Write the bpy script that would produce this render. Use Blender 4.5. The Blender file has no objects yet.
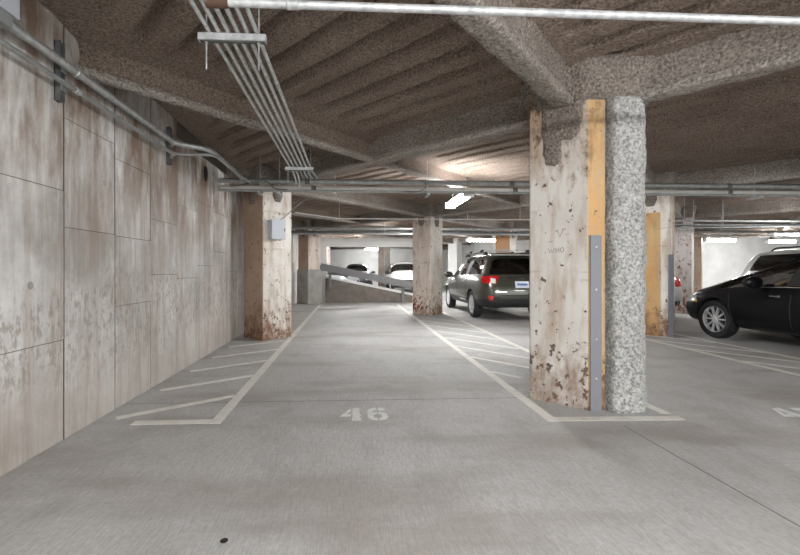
import bpy, bmesh, math, random
import numpy as np
from mathutils import Vector, Matrix
from mathutils.bvhtree import BVHTree

random.seed(7)
scene = bpy.context.scene
COL = scene.collection
PI = math.pi

# ------------------------------------------------------------------ camera, world, exposure
TH = math.atan(21 / 411)
cam_d = bpy.data.cameras.new('camera')
cam = bpy.data.objects.new('camera', cam_d)
COL.objects.link(cam)
cam.location = (0, 0, 1.22)
cam.rotation_euler = (PI / 2, 0, -TH)
cam_d.sensor_fit = 'HORIZONTAL'
cam_d.sensor_width = 36
cam_d.lens = 411 / 800 * 36
cam_d.shift_x = 28 / 800
cam_d.shift_y = -7.5 / 800
cam_d.clip_start = 0.05
scene.camera = cam

world = bpy.data.worlds.new('world')
scene.world = world
world.use_nodes = True
world.node_tree.nodes['Background'].inputs[0].default_value = (0.97, 0.985, 1.0, 1)
world.node_tree.nodes['Background'].inputs[1].default_value = 1.1
vs = scene.view_settings
vs.view_transform = 'Standard'
vs.look = 'None'
vs.exposure = 1.5
vs.gamma = 1.0
vs.use_curve_mapping = False
TUBE = 46.0            # radiance of the fluorescent lenses

# ------------------------------------------------------------------ numeric noise
def _hash(ix, iy, iz):
    n = (ix.astype(np.int64) * 374761393 + iy.astype(np.int64) * 668265263 + iz.astype(np.int64) * 2147483647) & 0xffffffff
    n = ((n ^ (n >> 13)) * 1274126177) & 0xffffffff
    return ((n ^ (n >> 16)) & 0xffff) / 65535.0 * 2 - 1

def vnoise(p, scale):
    q = p * scale
    i = np.floor(q).astype(np.int64)
    f = q - i
    f = f * f * (3 - 2 * f)
    r = np.zeros(len(q))
    for dx in (0, 1):
        for dy in (0, 1):
            for dz in (0, 1):
                w = (f[:, 0] if dx else 1 - f[:, 0]) * (f[:, 1] if dy else 1 - f[:, 1]) * (f[:, 2] if dz else 1 - f[:, 2])
                r += w * _hash(i[:, 0] + dx, i[:, 1] + dy, i[:, 2] + dz)
    return r

# ------------------------------------------------------------------ node helpers
def new_mat(name):
    m = bpy.data.materials.new(name)
    m.use_nodes = True
    nt = m.node_tree
    return m, nt, nt.nodes['Principled BSDF']

class NB:
    def __init__(self, nt):
        self.nt = nt
    def n(self, typ, **kw):
        nd = self.nt.nodes.new(typ)
        for k, v in kw.items():
            setattr(nd, k, v)
        return nd
    def link(self, a, b):
        self.nt.links.new(a, b)
    def pos(self):
        return self.n('ShaderNodeNewGeometry').outputs['Position']
    def mapping(self, vec, scale=(1, 1, 1), loc=(0, 0, 0), rot=(0, 0, 0)):
        m = self.n('ShaderNodeMapping')
        self.link(vec, m.inputs['Vector'])
        m.inputs['Scale'].default_value = scale
        m.inputs['Location'].default_value = loc
        m.inputs['Rotation'].default_value = rot
        return m.outputs[0]
    def noise(self, vec, scale, detail=4, rough=.55):
        t = self.n('ShaderNodeTexNoise')
        self.link(vec, t.inputs['Vector'])
        t.inputs['Scale'].default_value = scale
        t.inputs['Detail'].default_value = detail
        t.inputs['Roughness'].default_value = rough
        return t.outputs['Fac']
    def voro(self, vec, scale, feature='F1'):
        t = self.n('ShaderNodeTexVoronoi', feature=feature)
        self.link(vec, t.inputs['Vector'])
        t.inputs['Scale'].default_value = scale
        return t.outputs['Distance']
    def ramp(self, fac, a, b, c0=0.0, c1=1.0):
        r = self.n('ShaderNodeMapRange')
        self.link(fac, r.inputs[0])
        r.inputs[1].default_value = a
        r.inputs[2].default_value = b
        r.inputs[3].default_value = c0
        r.inputs[4].default_value = c1
        return r.outputs[0]
    def math(self, op, a, b):
        m = self.n('ShaderNodeMath', operation=op)
        for k, v in enumerate((a, b)):
            if isinstance(v, (int, float)):
                m.inputs[k].default_value = v
            else:
                self.link(v, m.inputs[k])
        return m.outputs[0]
    def mix(self, fac, a, b, blend='MIX'):
        m = self.n('ShaderNodeMix', data_type='RGBA', blend_type=blend)
        if isinstance(fac, (int, float)):
            m.inputs[0].default_value = fac
        else:
            self.link(fac, m.inputs[0])
        for k, v in ((6, a), (7, b)):
            if isinstance(v, tuple):
                m.inputs[k].default_value = (*v, 1)
            else:
                self.link(v, m.inputs[k])
        return m.outputs[2]
    def bump(self, h, strength, dist, bsdf):
        b = self.n('ShaderNodeBump')
        b.inputs['Strength'].default_value = strength
        b.inputs['Distance'].default_value = dist
        self.link(h, b.inputs['Height'])
        self.link(b.outputs[0], bsdf.inputs['Normal'])
    def xyz(self, vec):
        s = self.n('ShaderNodeSeparateXYZ')
        self.link(vec, s.inputs[0])
        return s.outputs

M = {}
def plain(name, col, rough=.5, metal=0.0, spec=None, coat=0.0):
    m, nt, b = new_mat(name)
    b.inputs['Base Color'].default_value = (*col, 1)
    b.inputs['Roughness'].default_value = rough
    b.inputs['Metallic'].default_value = metal
    if coat:
        b.inputs['Coat Weight'].default_value = coat
        b.inputs['Coat Roughness'].default_value = .05
    M[name] = m
    return m

def mottled(name, c0, c1, scale=6, rough=.5, metal=0.0, stretch=(1, 1, 1), bump=0.0, lo=.35, hi=.65):
    m, nt, b = new_mat(name)
    N = NB(nt)
    v = N.mapping(N.pos(), stretch)
    f = N.noise(v, scale, 5)
    N.link(N.mix(N.ramp(f, lo, hi), c0, c1), b.inputs['Base Color'])
    b.inputs['Roughness'].default_value = rough
    b.inputs['Metallic'].default_value = metal
    if bump:
        N.bump(f, bump, .01, b)
    M[name] = m
    return m

# floor: broomed concrete with tyre stains
m, nt, b = new_mat('floor_concrete'); N = NB(nt); P = N.pos()
big = N.noise(P, .55, 5, .6)
mid = N.noise(N.mapping(P, (1.6, .6, 1)), 1.7, 5, .6)
fine = N.noise(P, 38, 3, .6)
broom = N.noise(N.mapping(P, (1, .05, 1), rot=(0, 0, .06)), 150, 3, .75)
broom2 = N.noise(N.mapping(P, (1, .10, 1), rot=(0, 0, .03)), 60, 3, .6)
c = N.mix(N.ramp(big, .3, .7), (.490, .487, .474), (.590, .584, .568))
c = N.mix(N.ramp(mid, .50, .70, 0, .55), c, (.345, .332, .312))
c = N.mix(N.ramp(fine, .35, .65, .0, .30), c, (.24, .235, .22))
c = N.mix(N.ramp(broom, .36, .56, .40, 0), c, (.22, .215, .205))
c = N.mix(N.ramp(broom2, .54, .68, 0, .18), c, (.66, .655, .64))
# brown tyre tracks across the stalls (stains with a shape of their own)
st = N.noise(N.mapping(P, (.55, 1.5, 1), loc=(3.3, 1.2, 0)), 1.0, 4, .55)
c = N.mix(N.ramp(st, .50, .64, 0, .55), c, (.29, .25, .215))
N.link(c, b.inputs['Base Color'])
b.inputs['Roughness'].default_value = .62
N.bump(N.math('ADD', broom, N.math('MULTIPLY', fine, .5)), .30, .006, b)
M['floor'] = m

# wall: board-marked concrete
m, nt, b = new_mat('wall_concrete'); N = NB(nt); P = N.pos()
oi = N.n('ShaderNodeObjectInfo')
big = N.noise(P, 1.1, 6, .62)
streak = N.noise(N.mapping(P, (1, 7.0, .55)), 1.3, 5, .6)
streak2 = N.noise(N.mapping(P, (1, 26.0, 1.2), loc=(0, 5, 2)), 1.5, 4, .6)
pits = N.noise(N.mapping(P, (1, 1, .45)), 26, 5, .7)
Z = N.xyz(P)[2]
c = N.mix(N.ramp(big, .36, .62), (.39, .375, .35), (.76, .75, .73))
c = N.mix(N.ramp(oi.outputs['Random'], 0, 1, 0, .30), c, (.66, .64, .61))
c = N.mix(N.ramp(streak, .47, .64, 0, .62), c, (.35, .285, .225))
c = N.mix(N.ramp(streak2, .53, .68, 0, .36), c, (.76, .75, .73))
rust = N.noise(N.mapping(P, (1, 2.2, .75), loc=(0, 9.7, 4)), 1.35, 6, .68)
top_shade = N.ramp(Z, 1.1, 2.5, .16, 1)  # brown stains grow with height, also painting in the shade of the upper wall
c = N.mix(N.math('MULTIPLY', N.ramp(rust, .42, .58, 0, .92), top_shade), c, (.20, .125, .08))
bandn = N.math('ADD', Z, N.math('MULTIPLY', N.math('SUBTRACT', N.noise(P, 1.0, 3), .5), .9))
band = N.math('MULTIPLY', N.ramp(bandn, .25, .62), N.ramp(bandn, 1.22, 1.02))
c = N.mix(N.math('MULTIPLY', N.ramp(pits, .50, .60, 0, .70), N.math('ADD', N.math('MULTIPLY', band, .88), .14)), c, (.30, .255, .215))
low = N.ramp(N.math('ADD', Z, N.math('MULTIPLY', N.math('SUBTRACT', streak, .5), 1.2)), .75, .05, 0, .42)
c = N.mix(low, c, (.40, .345, .285))
N.link(c, b.inputs['Base Color'])
b.inputs['Roughness'].default_value = .8
N.bump(N.math('ADD', N.math('MULTIPLY', pits, .6), streak2), .28, .008, b)
M['wall'] = m

# sprayed fireproofing
def spray(name, c0, c1, bs=.9, sc=55):
    m, nt, b = new_mat(name); N = NB(nt); P = N.pos()
    f = N.noise(P, sc, 4, .7)
    g = N.noise(P, 1.4, 3, .55)
    v = N.voro(P, sc * .8)
    c = N.mix(N.ramp(g, .35, .65), c0, c1)
    c = N.mix(N.ramp(f, .38, .53, .80, 0), c, tuple(x * .36 for x in c0))
    c = N.mix(N.ramp(f, .57, .68, 0, .65), c, tuple(min(1, x * 1.55) for x in c1))
    N.link(c, b.inputs['Base Color'])
    b.inputs['Roughness'].default_value = .95
    N.bump(N.math('ADD', f, N.math('MULTIPLY', v, .6)), bs, .03, b)
    M[name] = m
spray('spray_deck', (.268, .200, .156), (.340, .268, .216))
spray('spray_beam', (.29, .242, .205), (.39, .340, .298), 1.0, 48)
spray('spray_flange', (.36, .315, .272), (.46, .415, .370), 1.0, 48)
spray('spray_coat', (.46, .455, .435), (.60, .595, .57), 1.0, 40)

# painted columns, chipped and rusty
def paint_col(name, base, base2, chip=(.10, .055, .035), lowrust=.8, lo=.60, top=0.0):
    m, nt, b = new_mat(name); N = NB(nt); P = N.pos(); Z = N.xyz(P)[2]
    big = N.noise(P, 2.2, 4)
    c = N.mix(N.ramp(big, .3, .7), base, base2)
    stn = N.noise(N.mapping(P, (3.5, 3.5, .7)), 2.3, 5, .62)
    c = N.mix(N.ramp(stn, .48, .68, 0, .72), c, (.42, .30, .205))
    hl = N.noise(N.mapping(P, (.7, .7, 9)), 1.6, 4, .6)
    c = N.mix(N.ramp(hl, .63, .70, 0, .45), c, (.36, .26, .19))
    chn = N.noise(N.mapping(P, (1, 1, .8)), 14, 6, .66)
    thr = N.math('ADD', chn, N.ramp(Z, .75, 0, 0, .10))
    c = N.mix(N.ramp(thr, lo, lo + .035, 0, .95), c, chip)
    ru = N.noise(N.mapping(P, (2.2, 2.2, 1.3)), 4.0, 6, .66)
    rl = N.ramp(N.math('ADD', Z, N.math('MULTIPLY', N.math('SUBTRACT', ru, .5), -2.6)), .55, -.12, 0, lowrust)
    c = N.mix(rl, c, (.21, .105, .055))
    if top:      # rust bleeding down from the beam seats
        tn_ = N.noise(N.mapping(P, (4, 4, 1.2), loc=(2, 7, 1)), 2.2, 6, .68)
        tf = N.ramp(N.math('ADD', Z, N.math('MULTIPLY', N.math('SUBTRACT', tn_, .5), 2.2)), 2.05, 2.75, 0, top)
        c = N.mix(tf, c, (.34, .19, .085))
        c = N.mix(N.math('MULTIPLY', tf, N.ramp(chn, .50, .55)), c, (.06, .035, .022))
    N.link(c, b.inputs['Base Color'])
    b.inputs['Roughness'].default_value = .6
    N.bump(N.math('ADD', thr, N.math('MULTIPLY', big, .3)), .35, .008, b)
    M[name] = m
paint_col('col_cream', (.61, .58, .53), (.72, .70, .655), lowrust=.66, lo=.618, top=.85)
paint_col('col_white', (.66, .61, .54), (.78, .74, .68), lowrust=.95, lo=.612)
paint_col('col_brown', (.36, .255, .185), (.48, .36, .275), lowrust=.9, lo=.61)
paint_col('col_pink', (.70, .61, .54), (.78, .70, .63), lowrust=.6, lo=.612)
paint_col('col_yellow', (.54, .31, .12), (.62, .41, .18), lowrust=.9, lo=.635, top=.5)
paint_col('col_orange', (.55, .25, .09), (.60, .32, .14), lowrust=.3, lo=.64)
paint_col('col_peel', (.78, .72, .68), (.84, .80, .76), chip=(.34, .12, .07), lowrust=.4, lo=.58)
mottled('plinth', (.30, .285, .26), (.40, .385, .36), 3, .85, bump=.2)
mottled('parapet', (.16, .135, .115), (.22, .19, .165), 5, .85, bump=.2)
mottled('bright_wall', (.66, .66, .64), (.80, .80, .78), 1.2, .8)
mottled('road_paint', (.62, .59, .53), (.74, .72, .67), 9, .7, lo=.3, hi=.55)
mottled('number_paint', (.66, .66, .63), (.76, .76, .74), 14, .7)
mottled('faded_paint', (.45, .435, .41), (.52, .51, .49), 12, .7)
mottled('galvanized', (.42, .43, .43), (.60, .61, .61), 22, .42, .75)
mottled('galvanized_white', (.44, .45, .45), (.66, .67, .67), 26, .45, .35)
mottled('pipe_dull', (.25, .26, .25), (.36, .37, .36), 9, .5, .35)
mottled('pipe_dark', (.08, .085, .085), (.15, .155, .15), 9, .5, .3)
mottled('pipe_beige', (.48, .46, .42), (.58, .56, .52), 9, .55)
plain('white_paint', (.80, .80, .78), .5)
plain('joint_dark', (.20, .19, .18), .9)
plain('wall_joint', (.10, .085, .07), .9)
plain('hole_dark', (.015, .014, .013), .9)
plain('guard_grey', (.20, .21, .235), .55)
plain('box_grey', (.50, .53, .57), .5)
plain('rail_grey', (.20, .195, .20), .55)
plain('black_metal', (.02, .02, .02), .5)
plain('fixture_white', (.75, .75, .73), .5)
plain('rust', (.10, .055, .035), .8)
plain('pencil', (.13, .12, .11), .9)
plain('red_marker', (.25, .045, .03), .8)
plain('tyre', (.018, .018, .019), .75)
plain('alloy', (.74, .74, .75), .35, .3)
plain('alloy_dark', (.05, .05, .052), .4, .5)
plain('cladding', (.022, .023, .024), .6)
plain('chrome', (.8, .8, .8), .15, 1.0)
plain('red_lens', (.55, .012, .012), .15, coat=.6)
plain('clear_lens', (.72, .72, .72), .15, coat=.6)
plain('amber_lens', (.80, .42, .04), .2)
plain('plate_white', (.72, .75, .82), .5)
plain('plate_blue', (.12, .22, .50), .5)
plain('seat', (.10, .098, .095), .8)
plain('olive_paint', (.066, .066, .050), .28, .45, coat=.8)
plain('black_paint', (.0035, .0035, .005), .28, 0, coat=.12)
M['black_paint'].node_tree.nodes['Principled BSDF'].inputs['Specular IOR Level'].default_value = .22
plain('white_car_paint', (.74, .74, .74), .3, 0, coat=.6)
plain('silver_paint', (.45, .47, .50), .3, .5, coat=.6)
plain('dark_car_paint', (.02, .02, .024), .3, 0, coat=.6)

def glass(name, tint, gloss=.13):
    m, nt, b = new_mat(name); N = NB(nt)
    tr = N.n('ShaderNodeBsdfTransparent'); tr.inputs[0].default_value = (*tint, 1)
    gl = N.n('ShaderNodeBsdfGlossy'); gl.inputs['Roughness'].default_value = .04
    lw = N.n('ShaderNodeFresnel'); lw.inputs[0].default_value = 1.5
    mx = N.n('ShaderNodeMixShader')
    N.link(N.math('ADD', lw.outputs[0], gloss - .04), mx.inputs[0])
    N.link(tr.outputs[0], mx.inputs[1]); N.link(gl.outputs[0], mx.inputs[2])
    N.link(mx.outputs[0], nt.nodes['Material Output'].inputs[0])
    M[name] = m
glass('glass_clear', (.62, .68, .66))
glass('glass_dark', (.16, .17, .17))
glass('glass_bright', (.68, .76, .75), .20)

m, nt, b = new_mat('lamp_lens')
b.inputs['Base Color'].default_value = (.9, .9, .9, 1)
b.inputs['Emission Color'].default_value = (.97, .985, 1.0, 1)
b.inputs['Emission Strength'].default_value = TUBE
M['lens'] = m

# ------------------------------------------------------------------ mesh helpers
def link_mesh(name, verts, faces, mat, parent=None, smooth=False):
    me = bpy.data.meshes.new(name)
    if isinstance(verts, np.ndarray):
        verts = verts.tolist()
    me.from_pydata(verts, [], faces)
    me.update()
    return link_me(name, me, mat, parent, smooth)

def link_me(name, me, mat, parent=None, smooth=False):
    o = bpy.data.objects.new(name, me)
    COL.objects.link(o)
    if mat:
        me.materials.append(M[mat])
    if smooth and len(me.polygons):
        me.polygons.foreach_set('use_smooth', [True] * len(me.polygons))
    if parent:
        o.parent = parent
    return o

def tag(o, label, cat, group=None):
    o['label'] = label
    o['category'] = cat
    if group:
        o['group'] = group
    return o

def thing(name, label, cat, loc=(0, 0, 0), rz=0, group=None):
    o = bpy.data.objects.new(name, None)
    COL.objects.link(o)
    o.location = loc
    o.rotation_euler = (0, 0, rz)
    o.empty_display_size = .2
    return tag(o, label, cat, group)

def struct(o, label=None):
    o['kind'] = 'structure'
    if label:
        o['label'] = label
    return o

BOXF = [(0, 3, 2, 1), (4, 5, 6, 7), (0, 1, 5, 4), (1, 2, 6, 5), (2, 3, 7, 6), (3, 0, 4, 7)]
class MB:
    """collects simple shapes for ONE part"""
    def __init__(self):
        self.v = []; self.f = []
    def add(self, v, f):
        k = len(self.v)
        self.v += [tuple(p) for p in v]
        self.f += [tuple(i + k for i in q) for q in f]
        return self
    def box(self, x0, x1, y0, y1, z0, z1, rz=0, c=None):
        v = [(x0, y0, z0), (x1, y0, z0), (x1, y1, z0), (x0, y1, z0), (x0, y0, z1), (x1, y0, z1), (x1, y1, z1), (x0, y1, z1)]
        if rz:
            cc, ss = math.cos(rz), math.sin(rz); cx, cy = c or (0, 0)
            v = [(cx + (x - cx) * cc - (y - cy) * ss, cy + (x - cx) * ss + (y - cy) * cc, z) for x, y, z in v]
        return self.add(v, BOXF)
    def prism(self, poly, z0, z1):
        n = len(poly)
        v = [(x, y, z0) for x, y in poly] + [(x, y, z1) for x, y in poly]
        f = [tuple(range(n))[::-1], tuple(range(n, 2 * n))] + [(i, (i + 1) % n, n + (i + 1) % n, n + i) for i in range(n)]
        return self.add(v, f)
    def tube(self, pts, r, n=10, fillet=0, cap=True):
        v, f = tube_data(pts, r, n, fillet, cap)
        return self.add(v, f)
    def lathe(self, prof, n=28, axis='x', c=(0, 0, 0), cap=True):
        """prof: list of (radius, offset along axis)"""
        v = []; f = []
        for r, a in prof:
            for k in range(n):
                t = 2 * PI * k / n
                p, q = r * math.cos(t), r * math.sin(t)
                v.append({'x': (a, p, q), 'y': (p, a, q), 'z': (p, q, a)}[axis])
        for i in range(len(prof) - 1):
            for k in range(n):
                f.append((i * n + k, i * n + (k + 1) % n, (i + 1) * n + (k + 1) % n, (i + 1) * n + k))
        if cap:
            f.append(tuple(range(n))); f.append(tuple(range((len(prof) - 1) * n, len(prof) * n))[::-1])
        v = [(x + c[0], y + c[1], z + c[2]) for x, y, z in v]
        return self.add(v, f)
    def build(self, name, mat, parent=None, smooth=False):
        o = link_mesh(name, self.v, self.f, mat, parent, smooth)
        bm = bmesh.new(); bm.from_mesh(o.data)
        bmesh.ops.recalc_face_normals(bm, faces=bm.faces)
        bm.to_mesh(o.data); bm.free()
        if smooth:
            o.data.set_sharp_from_angle(angle=math.radians(40))
        return o

def round_path(pts, r):
    pts = [Vector(p) for p in pts]
    if r <= 0 or len(pts) < 3:
        return pts
    out = [pts[0]]
    for a, b, c in zip(pts, pts[1:], pts[2:]):
        d0 = (a - b); d1 = (c - b)
        k = min(r, d0.length * .45, d1.length * .45)
        s, e = b + d0.normalized() * k, b + d1.normalized() * k
        for i in range(6):
            t = i / 5
            out.append(s * (1 - t) ** 2 + b * 2 * t * (1 - t) + e * t * t)
    out.append(pts[-1])
    return out

def tube_data(pts, r, n=10, fillet=0, cap=True):
    P = round_path(pts, fillet)
    V = []; F = []
    up = None
    for i, p in enumerate(P):
        d = (P[min(i + 1, len(P) - 1)] - P[max(i - 1, 0)]).normalized()
        if up is None:
            up = Vector((0, 0, 1)) if abs(d.z) < .9 else Vector((1, 0, 0))
        s = d.cross(up)
        if s.length < 1e-5:
            s = d.cross(Vector((1, .3, .2)))
        s.normalize()
        up = s.cross(d).normalized()
        for k in range(n):
            t = 2 * PI * k / n
            q = p + (s * math.cos(t) + up * math.sin(t)) * r
            V.append(tuple(q))
    for i in range(len(P) - 1):
        for k in range(n):
            F.append((i * n + k, i * n + (k + 1) % n, (i + 1) * n + (k + 1) % n, (i + 1) * n + k))
    if cap:
        F.append(tuple(range(n))); F.append(tuple(range((len(P) - 1) * n, len(P) * n))[::-1])
    return V, F

def grid_faces(nu, nv, wrap_v=False):
    i = np.arange(nu - 1)[:, None]; j = np.arange(nv if wrap_v else nv - 1)[None, :]
    a = i * nv + j; b_ = i * nv + (j + 1) % nv; c_ = (i + 1) * nv + (j + 1) % nv; d = (i + 1) * nv + j
    return np.stack([a, b_, c_, d], -1).reshape(-1, 4)

def np_mesh(name, V, Fq, mat, parent=None, smooth=True):
    me = bpy.data.meshes.new(name)
    me.vertices.add(len(V)); me.vertices.foreach_set('co', np.ascontiguousarray(V, dtype=np.float32).ravel())
    me.loops.add(Fq.size); me.loops.foreach_set('vertex_index', np.ascontiguousarray(Fq, dtype=np.int32).ravel())
    me.polygons.add(len(Fq))
    me.polygons.foreach_set('loop_start', np.arange(0, Fq.size, 4, dtype=np.int32))
    me.update(calc_edges=True)
    me.validate()
    return link_me(name, me, mat, parent, smooth)

# ------------------------------------------------------------------ structural grid (columns at integer s,t)
GX, GY = 3.65, 3.76
def node(s, t):
    return (2.13 + GX * (s - t), 3.83 + GY * (s + t))
def st_of(X, Y):
    a = (X - 2.13) / GX; b_ = (Y - 3.83) / GY
    return (a + b_) / 2, (b_ - a) / 2

XL, XR, YB, YF = -2.06, 22.0, -5.0, 31.0
# ------------------------------------------------------------------ floor
fl = MB().box(XL - .25, XR + .2, YB, YF + .2, -.2, 0).build('floor', 'floor')
struct(fl, 'grey broomed concrete garage floor with painted stall lines')

def paint_line(x0, y0, x1, y1, w=.09, mat='road_paint', name='painted_line'):
    d = Vector((x1 - x0, y1 - y0)); n = Vector((-d.y, d.x)).normalized() * w / 2
    MB().prism([(x0 - n.x, y0 - n.y), (x1 - n.x, y1 - n.y), (x1 + n.x, y1 + n.y), (x0 + n.x, y0 + n.y)], 0, .0022).build(name, mat, fl)
# stall 46
paint_line(-1.08, 3.32, -1.08, 14.4); paint_line(-1.74, 3.37, -1.125, 3.37)
paint_line(1.63, 3.23, 1.63, 14.4); paint_line(1.675, 3.28, 2.72, 3.25)
paint_line(2.67, 3.36, 2.64, 14.4)
paint_line(5.20, 3.3, 5.20, 14.4); paint_line(6.16, 3.3, 6.16, 14.4); paint_line(5.245, 3.3, 6.115, 3.3)
for k in range(7):
    y = 3.49 + .78 * k
    if k != 5 and k != 6:
        paint_line(-1.93, y, -1.125, y + .56, .075)
for k in range(8):
    y = 5.69 + .83 * k
    if abs(y - 11.4) > .2:
        paint_line(1.675, y, 2.60, max(y - 1.12, 4.35), .07)
paint_line(1.675, 4.86, 1.92, 4.56, .07)
for k in range(5):
    y = 4.4 + .85 * k
    paint_line(5.245, y, 6.115, y - 1.2 if y > 4.7 else 3.36, .07)
paint_line(-1.03, 8.95, 1.58, 8.95, .05, 'faded_paint'); paint_line(2.69, 8.95, 5.15, 8.95, .05, 'faded_paint')
# stencil numbers
def digit(ch, x, y, w, h, mat):
    sh = []
    if ch == '4':
        sh = [[(0, .33), (.52, .98), (.52, .80), (.30, .50), (.52, .50), (.52, .33)],
              [(.60, 0), (1, 0), (1, .20), (.94, .20), (.94, .33), (1, .33), (1, .48), (.94, .48), (.94, 1), (.60, 1), (.60, .2), (.56, .2), (.56, 0)]]
    elif ch == '6':
        sh = [[(.48, .0), (.18, .06), (.03, .25), (.03, .75), (.18, .94), (.48, 1), (.48, .84), (.34, .80), (.30, .66), (.30, .58), (.48, .62), (.48, .46), (.32, .43), (.30, .25), (.36, .16), (.48, .14)],
              [(.56, 0), (.85, .06), (1, .22), (1, .42), (.85, .57), (.56, .62), (.56, .47), (.68, .43), (.72, .33), (.70, .20), (.56, .14)],
              [(.56, 1), (.82, .96), (.93, .82), (.68, .74), (.56, .84)]]
    elif ch == '7':
        sh = [[(0, 1), (1, 1), (1, .84), (.72, .55), (.58, 0), (.24, 0), (.40, .50), (.66, .80), (0, .80)]]
    o = MB()
    for p in sh:
        o.prism([(x + px_ * w, y + py_ * h) for px_, py_ in p], 0, .0025)
    d = o.build('painted_digit', mat, fl)
    d['label'] = 'white stencilled digit ' + ch
digit('4', -.092, 3.33, .175, .30, 'number_paint'); digit('6', .135, 3.33, .175, .30, 'number_paint')
digit('4', 3.60, 3.14, .19, .30, 'number_paint'); digit('7', 3.86, 3.14, .19, .30, 'number_paint')
digit('4', -.03, 8.86, .16, .30, 'faded_paint'); digit('6', .20, 8.86, .16, .30, 'faded_paint')
# joints cut in the slab
MB().box(XL + .02, 1.9, 3.846, 3.854, 0, .0012).build('floor_joint', 'joint_dark', fl)
MB().box(2.128, 2.136, YB + .1, 3.12, 0, .0012).build('floor_joint', 'joint_dark', fl)
o = MB(); o.lathe([(.008, 0), (.016, .001), (.018, .004), (.010, .008)], 11, 'z', (-.57, 1.88, 0))
tag(o.build('tar_spot', 'hole_dark', None, True), 'small round black tar blob on the floor near the camera', 'tar blob')

# ------------------------------------------------------------------ ceiling (ribbed deck under sprayed fireproofing)
ZC = 2.99
NS, NT = 17 * 14, 56
def ceiling_patch():
    smin, smax, tmin, tmax = -2.7, 6.2, -3.6, 4.6
    S = np.linspace(smin, smax, int((smax - smin) * NS) + 1)
    T = np.linspace(tmin, tmax, int((tmax - tmin) * NT) + 1)
    ss, tt = np.meshgrid(S, T, indexing='ij')
    X = 2.13 + GX * (ss - tt); Y = 3.83 + GY * (ss + tt)
    x, y, s, t = X.ravel(), Y.ravel(), ss.ravel(), tt.ravel()
    keep = (x > XL - .25) & (x < XR + .15) & (y > YB) & (y < YF + .15)
    fr = (s * 17 + .10) % 1.0
    d = np.minimum(fr, 1 - fr)                    # 0 at the groove centre
    g = np.clip((.20 - d) / .09, 0, 1)
    tb = np.abs((t * 2 + .5) % 1.0 - .5) / 2 * 5.2   # metres to nearest cross beam
    fade = np.clip((tb - .22) / .16, 0, 1)
    wl = np.clip((x - XL - .20) / .3, 0, 1)
    P3 = np.stack([x, y, np.zeros_like(x)], 1)
    z = ZC + .115 * g * fade * wl + .006 * vnoise(P3, 2.0) + .006 * vnoise(P3, 9.0) + .006 * vnoise(P3 + 5.3, 24.0)
    z -= .04 * np.clip((.20 - tb) / .14, 0, 1)       # spray builds up against the beams
    V = np.stack([x, y, z], 1)
    F = grid_faces(len(S), len(T))
    F = F[keep[F].all(1)]
    used = np.unique(F); mp = np.full(len(V), -1); mp[used] = np.arange(len(used))
    return V[used], mp[F][:, ::-1]
V, F = ceiling_patch()
ceil = np_mesh('ceiling', V, F, 'spray_deck')
struct(ceil, 'ribbed brown fireproofed ceiling deck')
MB().box(XL - .25, XR + .2, YB, YF + .2, 3.14, 3.28).build('deck_slab', 'plinth', ceil)

PROF = [(-.17, 3.04), (-.10, 2.985), (-.065, 2.93), (-.055, 2.84), (-.058, 2.78), (-.075, 2.755), (-.088, 2.735), (-.088, 2.70), (-.075, 2.685),
        (-.04, 2.68), (0, 2.68), (.04, 2.68), (.075, 2.685), (.088, 2.70), (.088, 2.735), (.075, 2.755), (.058, 2.78), (.055, 2.84), (.065, 2.93), (.10, 2.985), (.17, 3.04)]
PROF2 = [(-.14, 3.04), (-.07, 2.985), (-.035, 2.94), (-.028, 2.85), (-.03, 2.785), (-.05, 2.762), (-.06, 2.742), (-.055, 2.72), (-.03, 2.708),
        (0, 2.705), (.03, 2.708), (.055, 2.72), (.06, 2.742), (.05, 2.762), (.03, 2.785), (.028, 2.85), (.035, 2.94), (.07, 2.985), (.14, 3.04)]
def beam(p0, p1, scale=1.0, step=.035, zoff=0.0):
    a = np.array(p0); d = np.array(p1) - a; L = np.linalg.norm(d); d = d / L; n = np.array([d[1], -d[0]])
    m_ = max(2, int(L / step)); u = np.linspace(0, L, m_)
    pr = np.array(PROF if scale == 1 else PROF2); k = len(pr)
    # resample profile finer
    tt = np.linspace(0, k - 1, (k - 1) * 2 + 1); pw = np.interp(tt, range(k), pr[:, 0]); pz = np.interp(tt, range(k), pr[:, 1]) + zoff
    W = np.tile(pw, m_); Zz = np.tile(pz, m_); U = np.repeat(u, len(tt))
    V = np.stack([a[0] + d[0] * U + n[0] * W, a[1] + d[1] * U + n[1] * W, Zz], 1)
    nr = np.stack([n[0] * np.sign(W), n[1] * np.sign(W), -np.ones_like(W) * .8], 1)
    dis = .008 * vnoise(V, 6.0) + .008 * vnoise(V + 3.1, 17.0) + .008 * vnoise(V + 7.7, 33.0)
    V = V + nr * dis[:, None]
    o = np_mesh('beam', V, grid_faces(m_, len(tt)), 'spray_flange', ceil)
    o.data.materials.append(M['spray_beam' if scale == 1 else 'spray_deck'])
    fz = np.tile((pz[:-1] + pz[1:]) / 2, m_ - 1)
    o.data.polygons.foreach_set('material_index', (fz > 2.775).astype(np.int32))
    return o

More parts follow.
